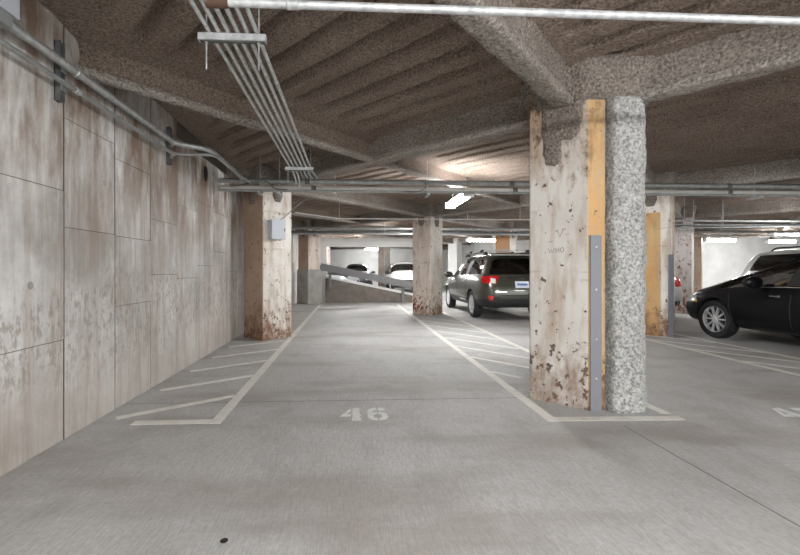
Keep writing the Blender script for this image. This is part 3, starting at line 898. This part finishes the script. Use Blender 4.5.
def build_car(name, label, loc, rz, stations, glassrows, wheels, paint, spec):
    """stations rear->front; glassrows: {segment index: group}. Groups: s* side panes, windshield / rear via spec"""
    root = thing(name, label, 'car', loc, rz)
    NS_ = len(stations); H = 9
    V = []; idx = {}
    def vid(p):
        k = (round(p[0], 5), round(p[1], 5), round(p[2], 5))
        if k not in idx:
            idx[k] = len(V); V.append(p)
        return idx[k]
    G = [[[vid((sg * x, y, z)) for x, y, z in st] for st in stations] for sg in (1, -1)]
    faces = []; grp = []; names = ['body']
    def gid(n):
        if n not in names: names.append(n)
        return names.index(n)
    for si, sg in enumerate((1, -1)):
        for i in range(NS_ - 1):
            for j in range(H - 1):
                q = [G[si][i][j], G[si][i + 1][j], G[si][i + 1][j + 1], G[si][i][j + 1]]
                if sg > 0: q = q[::-1]
                n = 'body'
                if j == 5 and i in spec['side']: n = f"side_window_{i}_{si}"
                if j >= 6 and i in spec.get('wind', ()): n = 'windshield'
                if j >= 6 and i in spec.get('rearseg', ()): n = 'rear_window'
                if j == 5 and i in spec.get('pillar', ()): n = f'pillar_trim_{i}_{si}'
                if j in (0, 1): n = 'underbody'
                if j == 2 and spec.get('clad'): n = 'cladding'
                faces.append(q); grp.append(gid(n))
    for end, st, bul in ((0, stations[0], -spec.get('bulge_r', .06)), (NS_ - 1, stations[-1], spec.get('bulge_f', .10))):
        rows = []
        for j in (2, 3, 4, 5):
            rowv = []
            for sg in (1, -1):
                x, y, z = st[j]
                rowv.append([vid((sg * x, y, z)), vid((sg * x * .58, y + bul * .75, z))])
            c = vid((0, st[j][1] + bul, st[j][2]))
            rows.append([rowv[0][0], rowv[0][1], c, rowv[1][1], rowv[1][0]])
        rows[0] = [G[0][end][2], G[0][end][1], G[0][end][0], G[1][end][1], G[1][end][2]]
        rows.append([G[0][end][6], G[0][end][7], G[0][end][8], G[1][end][7], G[1][end][6]])
        for r in range(len(rows) - 1):
            for q in range(4):
                f = [rows[r][q], rows[r][q + 1], rows[r + 1][q + 1], rows[r + 1][q]]
                if end == 0: f = f[::-1]
                n = 'body'
                if end == 0 and r == 3 and spec.get('rearcap'): n = 'rear_window'
                if r == 0 and spec.get('clad'): n = 'cladding'
                faces.append(f); grp.append(gid(n))
    wi = gid('wheel_well')
    me = bpy.data.meshes.new(name)
    me.from_pydata(V, [], faces)
    bm = bmesh.new(); bm.from_mesh(me)
    for f, g in zip(bm.faces, grp): f.material_index = g
    bmesh.ops.recalc_face_normals(bm, faces=bm.faces)
    bm.to_mesh(me); bm.free()
    tmp = bpy.data.objects.new('tmp', me); COL.objects.link(tmp)
    dummy = bpy.data.materials.get('dummy') or bpy.data.materials.new('dummy')
    for _ in names: me.materials.append(dummy)
    sub = tmp.modifiers.new('s', 'SUBSURF'); sub.levels = sub.render_levels = spec.get('lev', 3)
    dg = bpy.context.evaluated_depsgraph_get()
    me2 = bpy.data.meshes.new_from_object(tmp.evaluated_get(dg))
    bm = bmesh.new(); bm.from_mesh(me2); bvh = BVHTree.FromBMesh(bm); bm.free()
    # wheel wells
    tmp.modifiers.clear(); tmp.data = me2
    wr = wheels['r'] + .045
    cut = MB()
    for y in (wheels['yr'], wheels['yf']):
        for sg in (1, -1):
            c = MB().lathe([(wr, sg * (wheels['x'] - .27)), (wr, sg * 1.2)], 36, 'x', (0, y, wheels['r'] + .01))
            cut.add(c.v, c.f)
    co_ = cut.build('cut', None)
    for _ in names: co_.data.materials.append(dummy)
    co_.data.polygons.foreach_set('material_index', [wi] * len(co_.data.polygons))
    bo = tmp.modifiers.new('b', 'BOOLEAN'); bo.operation = 'DIFFERENCE'; bo.object = co_; bo.solver = 'EXACT'
    dg = bpy.context.evaluated_depsgraph_get()
    me3 = bpy.data.meshes.new_from_object(tmp.evaluated_get(dg))
    co3 = np.zeros(len(me3.vertices) * 3); me3.vertices.foreach_get('co', co3); co3 = co3.reshape(-1, 3)
    polys = [(tuple(p.vertices), p.material_index) for p in me3.polygons]
    bpy.data.objects.remove(tmp); bpy.data.objects.remove(co_)
    mats = {'body': paint, 'underbody': 'cladding', 'cladding': 'cladding', 'wheel_well': 'cladding', 'pillar_trim': spec.get('pillar_mat', 'cladding')}
    for gi, n in enumerate(names):
        fs = [p for p, m_ in polys if m_ == gi]
        if not fs: continue
        us = sorted({i for f in fs for i in f}); mp = {u: k for k, u in enumerate(us)}
        nm = 'side_window' if n.startswith('side_window') else ('pillar_trim' if n.startswith('pillar_trim') else n)
        mt = mats.get(nm, 'glass_clear' if n == 'windshield' else spec.get('glass', 'glass_dark'))
        if n.startswith('side_window') and int(n.split('_')[2]) in spec.get('clear', ()): mt = spec.get('sideglass', 'glass_clear')
        o = link_mesh(nm, co3[us], [tuple(mp[i] for i in f) for f in fs], mt, root, True)
        if n in ('body', 'wheel_well', 'cladding'):
            o.data.set_sharp_from_angle(angle=math.radians(38))
    # wheels
    for y in (wheels['yr'], wheels['yf']):
        for sg in (1, -1):
            R_ = wheels['r']; X = sg * wheels['x']
            rr = R_ * .69
            w = MB().lathe([(rr, -sg * .20), (R_ * .95, -sg * .20), (R_, -sg * .16), (R_, -sg * .05), (R_ * .94, -sg * .005), (R_ * .80, 0), (rr, -sg * .02)], 32, 'x', (X, y, R_), False).build('tyre', 'tyre', root, True)
            MB().lathe([(.02, -sg * .08), (rr * .93, -sg * .085), (rr * .93, -sg * .12)], 32, 'x', (X, y, R_)).build('rim_back', 'alloy_dark', w, True)
            MB().lathe([(rr * .935, -sg * .08), (rr * .985, -sg * .012), (rr * 1.0, -sg * .03), (rr * 1.0, -sg * .10)], 32, 'x', (X, y, R_), False).build('rim', 'alloy', w, True)
            sp = MB()
            for k in range(5):
                for dl in (-.20, .20):
                    a = 2 * PI * k / 5 + dl + .3
                    a2 = 2 * PI * k / 5 + dl * 1.5 + .3
                    i0, i1 = .12 * rr, .95 * rr
                    wd = .052 * rr
                    p0 = Vector((math.cos(a), math.sin(a))) * i0; p1 = Vector((math.cos(a2), math.sin(a2))) * i1
                    nrm = Vector((-(p1 - p0).y, (p1 - p0).x)).normalized() * wd
                    q = [p0 - nrm, p1 - nrm * .8, p1 + nrm * .8, p0 + nrm]
                    vv = [(X - sg * .03, y + v_.x, R_ + v_.y) for v_ in q] + [(X - sg * .07, y + v_.x, R_ + v_.y) for v_ in q]
                    sp.add(vv, BOXF)
            sp.lathe([(.001, -sg * .018), (rr * .2, -sg * .022), (rr * .22, -sg * .06)], 16, 'x', (X, y, R_))
            sp.build('spokes', spec.get('spoke', 'alloy'), w)
    # patches projected on the body
    def patch(nm, poly, axis, mat, off=.006, parent=None, sub_=3):
        """axis: 'rear','front','left','right'; poly in (x,z) or (y,z)"""
        bm = bmesh.new()
        if axis in ('rear', 'front'):
            vs_ = [bm.verts.new((a, 0, b_)) for a, b_ in poly]; d = Vector((0, 1 if axis == 'rear' else -1, 0))
        elif axis == 'top':
            vs_ = [bm.verts.new((a, b_, 0)) for a, b_ in poly]; d = Vector((0, 0, -1))
        else:
            vs_ = [bm.verts.new((0, a, b_)) for a, b_ in poly]; d = Vector((1 if axis == 'left' else -1, 0, 0))
        bm.faces.new(vs_)
        bmesh.ops.triangulate(bm, faces=bm.faces)
        for _ in range(sub_):
            bmesh.ops.subdivide_edges(bm, edges=[e for e in bm.edges if e.calc_length() > .05], cuts=1, use_grid_fill=False)
            bmesh.ops.triangulate(bm, faces=bm.faces)
        vl = list(bm.verts); top = []; bot = []
        for v_ in vl:
            hit, nrm, _, _ = bvh.ray_cast(v_.co - d * 6, d)
            if hit is None:
                hit, nrm, _, _ = bvh.find_nearest(v_.co - d * 2.0 if axis in ('rear', 'front') else v_.co - d * .9)
            if nrm.dot(d) > 0: nrm = -nrm
            top.append(hit + nrm * off); bot.append(hit - nrm * .01)
        bm.verts.index_update()
        fs = [tuple(v_.index for v_ in f.verts) for f in bm.faces]
        be = [tuple(v_.index for v_ in e.verts) for e in bm.edges if e.is_boundary]
        bm.free(); n = len(top)
        F_ = fs + [tuple(n + i for i in f[::-1]) for f in fs] + [(a, b_, n + b_, n + a) for a, b_ in be]
        o = link_mesh(nm, [tuple(p) for p in top + bot], F_, mat, parent or root, True)
        bm = bmesh.new(); bm.from_mesh(o.data); bmesh.ops.recalc_face_normals(bm, faces=bm.faces); bm.to_mesh(o.data); bm.free()
        o.data.set_sharp_from_angle(angle=math.radians(35))
        return o
    def surf_tube(nm, pts, axis, r, mat, off=0.0, parent=None):
        out = []
        d = {'left': Vector((1, 0, 0)), 'right': Vector((-1, 0, 0)), 'rear': Vector((0, 1, 0)), 'top': Vector((0, 0, -1)), 'front': Vector((0, -1, 0))}[axis]
        for a, b_ in zip(pts, pts[1:]):
            for k in range(8):
                q = (a[0] + (b_[0] - a[0]) * k / 8, a[1] + (b_[1] - a[1]) * k / 8)
                p = Vector((0, q[0], q[1])) if axis in ('left', 'right') else (Vector((q[0], q[1], 0)) if axis == 'top' else Vector((q[0], 0, q[1])))
                hit, nrm, _, _ = bvh.ray_cast(p - d * 6, d)
                if hit is not None: out.append(tuple(hit - d * off))
        if len(out) > 1:
            return MB().tube(out, r, 6).build(nm, mat, parent or root, True)
    return root, patch, surf_tube

def car_seats(root, rows, zs=.55, hh=.75, w=.24):
    for y in rows:
        for x in (-.36, .36):
            o = MB()
            o.box(x - w, x + w, y - .05, y + .48, zs - .1, zs + .1)
            o.add([(x - w, y - .10, zs), (x + w, y - .10, zs), (x + w, y + .06, zs), (x - w, y + .06, zs),
                   (x - w * .8, y - .25, zs + hh * .8), (x + w * .8, y - .25, zs + hh * .8), (x + w * .8, y - .15, zs + hh * .8), (x - w * .8, y - .15, zs + hh * .8)], BOXF)
            o.box(x - .12, x + .12, y - .27, y - .18, zs + hh * .83, zs + hh * 1.04)
            o.build('seat', 'seat', root)

def mirror(root, sg, x, y, z, paint, s=1.0):
    o = MB()
    prof = [(.001, -.07), (.055, -.065), (.075, -.03), (.078, .03), (.06, .045)]
    o.lathe([(r * s, a * s) for r, a in prof], 14, 'y', (0, 0, 0))
    o.v = [(sg * (x + .10) + vx * 1.5, y - vy, z + vz * 1.0) for vx, vy, vz in o.v]
    m_ = o.build('side_mirror', paint, root, True)
    MB().tube([(sg * (x - .06), y, z - .05), (sg * (x + .06), y, z - .03)], .022, 8).build('mirror_arm', 'cladding', m_, True)
    MB().lathe([(.001, 0), (.054 * s, .0), (.054 * s, .004)], 14, 'y', (0, 0, 0)).build
    return m_

# ---- green wagon -------------------------------------------------------------------
def wagon_st(W=.92, belt=1.06, roof=1.60, hood=.98, r=-2.42, f=2.40, tail=.42, zb=.26, tw=1.0):
    k = W / .92; q = k * tw
    return [
        sta(r, .40, .66 * k, .80 * k, .52, .83 * k, .80, .78 * k, belt + .02, .57 * q, roof - .07, roof - .02, y4=r + .10, y5=r + tail, yr=r + tail - .10),
        sta(r + .22, .32, .80 * k, .90 * k, .50, .92 * k, .82, .86 * k, belt + .03, .635 * q, roof - .055, roof, y4=r + .40, y5=r + tail + .22),
        sta(r + .62, zb + .02, .82 * k, .925 * k, .48, .935 * k, .80, .88 * k, belt + .02, .65 * q, roof - .04, roof + .02, y4=r + .72, y5=r + .88),
        sta(-1.02, zb, .82 * k, .92 * k, .46, .935 * k, .78, .89 * k, belt, .66 * q, roof - .03, roof + .035, y4=-.86, y5=-.80),
        sta(-.92, zb, .82 * k, .92 * k, .46, .935 * k, .78, .89 * k, belt, .66 * q, roof - .03, roof + .035, y4=-.78, y5=-.72),
        sta(-.02, zb, .82 * k, .92 * k, .46, .935 * k, .76, .89 * k, belt - .02, .655 * q, roof - .035, roof + .035, y4=.0, y5=-.02),
        sta(.10, zb, .82 * k, .92 * k, .46, .935 * k, .76, .89 * k, belt - .02, .65 * q, roof - .04, roof + .03, y4=.10, y5=.08),
        sta(.72, zb, .82 * k, .92 * k, .46, .935 * k, .75, .89 * k, belt - .04, .62 * q, roof - .10, roof - .02, y4=.78, y5=.38, yr=.34),
        sta(1.10, zb, .82 * k, .92 * k, .46, .935 * k, .75, .885 * k, belt - .08, .70 * k, hood + .07, hood + .09, y4=1.16, y5=1.12, yr=1.28),
        sta(1.62, zb + .02, .80 * k, .915 * k, .47, .925 * k, .74, .865 * k, hood - .06, .72 * k, hood - .01, hood + .03),
        sta(2.12, .30, .72 * k, .86 * k, .46, .88 * k, .68, .80 * k, hood - .14, .66 * k, hood - .09, hood - .05),
        sta(f, .32, .52 * k, .66 * k, .42, .70 * k, .60, .66 * k, hood - .24, .56 * k, hood - .20, hood - .18, y4=f - .05, y5=f - .09)]

car, patch, stube = build_car('station_wagon', 'dark green station wagon parked beyond the near column, rear towards camera', (4.02, 11.82, 0), math.radians(-1.0),
    wagon_st(), {}, dict(r=.345, yr=-1.37, yf=1.37, x=.905), 'olive_paint',
    dict(side=(1, 2, 4, 6, 7), pillar=(3, 5), wind=(7,), rearcap=True, clad=True, clear=(6, 7), lev=3))
car_seats(car, (-.75, .25), .62, .80)
for sg, ax in ((-1, 'left'), (1, 'right')):
    tl = patch('tail_light', [(sg * .775, .90), (sg * .77, 1.05), (sg * .70, 1.075), (sg * .52, 1.07), (sg * .50, 1.04), (sg * .58, 1.01), (sg * .60, .90)], 'rear', 'red_lens', .012)
    patch('tail_light_side', [(-2.33, .90), (-2.30, 1.05), (-2.08, 1.08), (-2.06, 1.05), (-2.16, .96), (-2.24, .90)], ax, 'red_lens', .012, tl)
    patch('reverse_lens', [(sg * .71, .905), (sg * .70, 1.03), (sg * .60, 1.01), (sg * .61, .905)], 'rear', 'clear_lens', .016, tl)
    patch('bumper_reflector', [(sg * .77, .50), (sg * .77, .62), (sg * .66, .62), (sg * .68, .50)], 'rear', 'red_lens', .012)
    patch('reflector_trim', [(sg * .76, .44), (sg * .76, .47), (sg * .60, .47), (sg * .58, .44)], 'rear', 'chrome', .010)
    stube('door_seam', [(-.88, .40), (-.88, 1.02)], ax, .006, 'cladding')
    stube('door_seam', [(.05, .40), (.05, 1.02)], ax, .006, 'cladding')
    stube('door_seam', [(1.02, .42), (1.06, .98)], ax, .006, 'cladding')
    stube('sill_strip', [(-.80, .42), (-.1, .42)], ax, .009, 'galvanized')
    for y in (-.72, .22):
        stube('door_handle', [(y, .93), (y + .18, .935)], ax, .016, 'olive_paint', .025)
    mirror(car, sg, .90, .86, 1.09, 'olive_paint', 1.15)
    rl = MB().tube([(sg * .585, -1.75, 1.615), (sg * .60, -1.62, 1.665), (sg * .61, .10, 1.675), (sg * .60, .28, 1.61)], .018, 8, .06).build('roof_rail', 'cladding', car, True)
    MB().box(sg * .60 - .03, sg * .60 + .03, -1.66, -1.48, 1.60, 1.68).build('rail_foot', 'cladding', rl)
    MB().box(sg * .60 - .03, sg * .60 + .03, -.10, .10, 1.60, 1.68).build('rail_foot', 'cladding', rl)
for y in (-1.30, -.25):
    cbx = MB().box(-.64, .64, y - .03, y + .03, 1.725, 1.75).build('cross_bar', 'galvanized_white', car)
    for sg in (-1, 1):
        MB().box(sg * .60 - .035, sg * .60 + .035, y - .05, y + .05, 1.66, 1.745).build('bar_foot', 'cladding', cbx)
patch('lower_bumper', [(-.80, .40), (-.80, .55), (-.55, .60), (-.45, .48), (.45, .48), (.55, .60), (.80, .55), (.80, .40)], 'rear', 'cladding', .012)
patch('tailgate_seam', [(-.56, .62), (-.54, .64), (.54, .64), (.56, .62)], 'rear', 'cladding', .004)
patch('light_bar', [(-.34, 1.02), (-.34, 1.05), (.34, 1.05), (.34, 1.02)], 'rear', 'cladding', .012)
lp = patch('license_plate', [(-.16, .80), (-.16, .95), (.16, .95), (.16, .80)], 'rear', 'plate_white', .018)
o = MB()
for k in range(6):
    x = -.115 + .042 * k
    o.box(x, x + .026, -2.50, -2.494, .845, .905)
patch('plate_band', [(-.12, .855), (-.12, .90), (.12, .90), (.12, .855)], 'rear', 'plate_blue', .021, lp)
bd = patch('badge', [(.045 * math.cos(a) * 1.9, 1.0 + .028 * math.sin(a)) for a in np.linspace(0, 2 * PI, 15)[:-1]], 'rear', 'chrome', .020)
patch('badge', [(-.62, .70), (-.62, .72), (-.36, .72), (-.36, .70)], 'rear', 'chrome', .012)
wv = MB().tube([(-.1, -2.28, 1.14), (.22, -2.25, 1.19)], .008, 6).build('rear_wiper', 'cladding', car, True)
sp = MB().add([(-.60, -2.10, 1.57), (.60, -2.10, 1.57), (.58, -1.80, 1.63), (-.58, -1.80, 1.63), (-.60, -2.10, 1.60), (.60, -2.10, 1.60), (.58, -1.80, 1.645), (-.58, -1.80, 1.645)], BOXF).build('spoiler', 'olive_paint', car)
MB().tube([(.5, -2.30, .33), (.5, -2.44, .33)], .035, 10).build('exhaust', 'chrome', car, True)

# ---- black hatchback, nose away from the camera ------------------------------------
def sedan_st(W=.90, belt=.94, roof=1.40, hood=.88, r=-2.22, f=2.26):
    k = W / .90
    return [
        sta(r, .34, .62 * k, .76 * k, .46, .79 * k, .68, .74 * k, belt + .02, .60 * k, belt + .10, belt + .14, y4=r + .05, y5=r + .10, yr=r + .05),
        sta(r + .25, .28, .76 * k, .86 * k, .44, .89 * k, .70, .83 * k, belt + .03, .64 * k, belt + .12, belt + .15, y4=r + .28, y5=r + .36),
        sta(r + .75, .24, .80 * k, .885 * k, .42, .90 * k, .70, .85 * k, belt + .02, .60 * k, roof - .14, roof - .09, y4=r + .72, y5=r + .98, yr=r + .95),
        sta(-.92, .22, .80 * k, .88 * k, .40, .90 * k, .68, .855 * k, belt, .61 * k, roof - .05, roof, y4=-.78, y5=-.68),
        sta(-.80, .22, .80 * k, .88 * k, .40, .90 * k, .68, .855 * k, belt, .61 * k, roof - .05, roof, y4=-.70, y5=-.60),
        sta(-.02, .22, .80 * k, .88 * k, .40, .90 * k, .66, .855 * k, belt - .02, .61 * k, roof - .04, roof + .02, y4=-.02, y5=-.10),
        sta(.10, .22, .80 * k, .88 * k, .40, .90 * k, .66, .855 * k, belt - .02, .61 * k, roof - .045, roof + .015, y4=.08, y5=.0),
        sta(.70, .22, .80 * k, .88 * k, .40, .90 * k, .66, .86 * k, belt - .04, .585 * k, roof - .11, roof - .05, y4=.80, y5=.34, yr=.28),
        sta(1.20, .22, .80 * k, .88 * k, .40, .90 * k, .65, .86 * k, belt - .05, .70 * k, hood + .06, hood + .09, y4=1.30, y5=1.36, yr=1.50),
        sta(1.62, .24, .78 * k, .88 * k, .42, .895 * k, .64, .83 * k, hood - .08, .68 * k, hood - .03, hood + .01),
        sta(2.02, .24, .70 * k, .82 * k, .40, .84 * k, .58, .76 * k, hood - .18, .62 * k, hood - .13, hood - .10),
        sta(f, .24, .46 * k, .58 * k, .34, .62 * k, .50, .58 * k, hood - .32, .50 * k, hood - .26, hood - .24, y4=f - .06, y5=f - .12)]
car, patch, stube = build_car('hatchback_car', 'glossy black car at the right edge with five double-spoke wheels', (7.35, 5.69, 0), math.radians(0),
    sedan_st(belt=.97, roof=1.48, hood=.95), {}, dict(r=.34, yr=-1.35, yf=1.35, x=.875), 'black_paint',
    dict(side=(2, 4, 6, 7), pillar=(3, 5), wind=(7,), rearseg=(1,), clear=(2, 4, 6, 7), glass='glass_clear', lev=3, bulge_f=.22, sideglass='glass_bright'))
car_seats(car, (-.75, .25), .48, .72)
MB().box(-.70, .70, .72, 1.10, .62, .90).build('dashboard', 'cladding', car)
for sg, ax in ((-1, 'left'), (1, 'right')):
    stube('door_seam', [(.05, .34), (.05, .92)], ax, .005, 'cladding')
    stube('door_seam', [(1.0, .36), (1.06, .90)], ax, .005, 'cladding')
    stube('door_seam', [(-.80, .40), (-.80, .92)], ax, .005, 'cladding')
    stube('window_trim', [(-1.15, .985), (.85, .945)], ax, .007, 'chrome', .002)
    stube('pillar_trim', [(.20, 1.39), (.70, 1.19), (1.15, 1.01)], ax, .022, 'black_paint', -.005)
    stube('door_handle', [(.18, .82), (.36, .822)], ax, .014, 'chrome', .022)
    stube('door_handle', [(-.62, .83), (-.45, .832)], ax, .014, 'chrome', .022)
    mirror(car, sg, .88, .52, 1.02, 'black_paint', 1.2)
    patch('headlight', [(1.72, .66), (1.78, .76), (2.08, .72), (2.16, .64), (2.0, .62)], ax, 'clear_lens', .008)
    patch('side_marker', [(1.70, .62), (1.70, .65), (1.80, .65), (1.80, .62)], ax, 'amber_lens', .008)
    patch('tail_light', [(sg * .78, .74), (sg * .78, .92), (sg * .50, .95), (sg * .48, .80)], 'rear', 'red_lens', .010)
patch('grille', [(-.45, .32), (-.48, .48), (.48, .48), (.45, .32)], 'front', 'cladding', .010)
patch('license_plate', [(-.16, .62), (-.16, .76), (.16, .76), (.16, .62)], 'rear', 'plate_white', .018)

# ---- white crossover behind the black car, tail away from the camera ---------------
car, patch, stube = build_car('crossover_car', 'white crossover with dark windows behind the black car', (9.98, 7.05, 0), PI,
    wagon_st(.92, 1.17, 1.66, 1.02, -2.35, 2.30, .30, .24, 1.12), {}, dict(r=.345, yr=-1.37, yf=1.37, x=.905), 'white_car_paint',
    dict(side=(1, 2, 4, 6, 7), pillar=(3, 5), wind=(7,), rearcap=True, clad=True, clear=(), lev=2))
car_seats(car, (-.75, .25), .60, .75)
for sg, ax in ((-1, 'left'), (1, 'right')):
    tl = patch('tail_light', [(sg * .86, .80), (sg * .86, .96), (sg * .55, .98), (sg * .55, .86)], 'rear', 'red_lens', .012)
    patch('tail_light_side', [(-2.34, .84), (-2.34, .96), (-2.10, .97), (-2.05, .90)], ax, 'amber_lens', .012, tl)
    mirror(car, sg, .90, .86, 1.02, 'white_car_paint', 1.1)
    MB().tube([(sg * .66, -1.6, 1.64), (sg * .675, -1.5, 1.70), (sg * .68, .10, 1.71), (sg * .67, .28, 1.65)], .018, 8, .06).build('roof_rail', 'cladding', car, True)
    stube('window_trim', [(-1.9, 1.225), (.7, 1.15)], ax, .010, 'cladding', .002)

# ---- white sedan behind the yellow-patched column ----------------------------------
car, patch, stube = build_car('sedan_car', 'white sedan with red tail light just right of the yellow-patched column', (7.32, 11.95, 0), 0,
    sedan_st(.92, 1.0, 1.45, .92, -2.35, 2.30), {}, dict(r=.33, yr=-1.38, yf=1.38, x=.885), 'white_car_paint',
    dict(side=(2, 4, 6, 7), pillar=(3, 5), wind=(7,), rearseg=(1,), lev=2))
for sg in (-1, 1):
    patch('tail_light', [(sg * .80, .80), (sg * .80, 1.0), (sg * .60, 1.06), (sg * .50, 1.02), (sg * .50, .82)], 'rear', 'red_lens', .014)
    mirror(car, sg, .90, .70, 1.05, 'white_car_paint', 1.1)
patch('license_plate', [(-.16, .72), (-.16, .86), (.16, .86), (.16, .72)], 'rear', 'plate_white', .018)
patch('lower_bumper', [(-.7, .36), (-.7, .46), (.7, .46), (.7, .36)], 'rear', 'cladding', .012)

# ---- cars beyond the ramp -----------------------------------------------------------
car, patch, stube = build_car('suv_car', 'black suv parked beyond the ramp guard rail', (.40, 26.6, 0), PI,
    wagon_st(.92, 1.05, 1.58, 1.0), {}, dict(r=.35, yr=-1.37, yf=1.37, x=.905), 'dark_car_paint',
    dict(side=(1, 2, 4, 6, 7), pillar=(3, 5), wind=(7,), rearcap=True, clad=True, lev=2))
for sg in (-1, 1):
    patch('headlight', [(sg * .76, .62), (sg * .76, .74), (sg * .45, .72), (sg * .45, .64)], 'front', 'clear_lens', .01)
    mirror(car, sg, .90, .86, 1.08, 'dark_car_paint', 1.1)
car, patch, stube = build_car('sedan_car', 'silver sedan parked low beyond the ramp, left of the black suv', (-.80, 20.6, 0), PI * .93,
    sedan_st(.90, .94, 1.34, .86), {}, dict(r=.32, yr=-1.35, yf=1.35, x=.875), 'silver_paint',
    dict(side=(2, 4, 6, 7), pillar=(3, 5), wind=(7,), rearseg=(1,), clear=(2, 4, 6, 7), lev=2))
for sg in (-1, 1):
    mirror(car, sg, .88, .70, .99, 'silver_paint', 1.1)
car, patch, stube = build_car('suv_car', 'white suv parked beyond the ramp beside the pinkish column', (2.98, 23.2, 0), PI,
    wagon_st(.92, 1.08, 1.66, 1.02), {}, dict(r=.36, yr=-1.37, yf=1.37, x=.905), 'white_car_paint',
    dict(side=(1, 2, 4, 6, 7), pillar=(3, 5), wind=(7,), rearcap=True, clad=True, lev=2))
for sg in (-1, 1):
    patch('headlight', [(sg * .76, .62), (sg * .76, .76), (sg * .45, .74), (sg * .45, .64)], 'front', 'cladding', .01)
    mirror(car, sg, .90, .86, 1.08, 'cladding', 1.2)
patch('grille', [(-.42, .46), (-.42, .72), (.42, .72), (.42, .46)], 'front', 'cladding', .01)
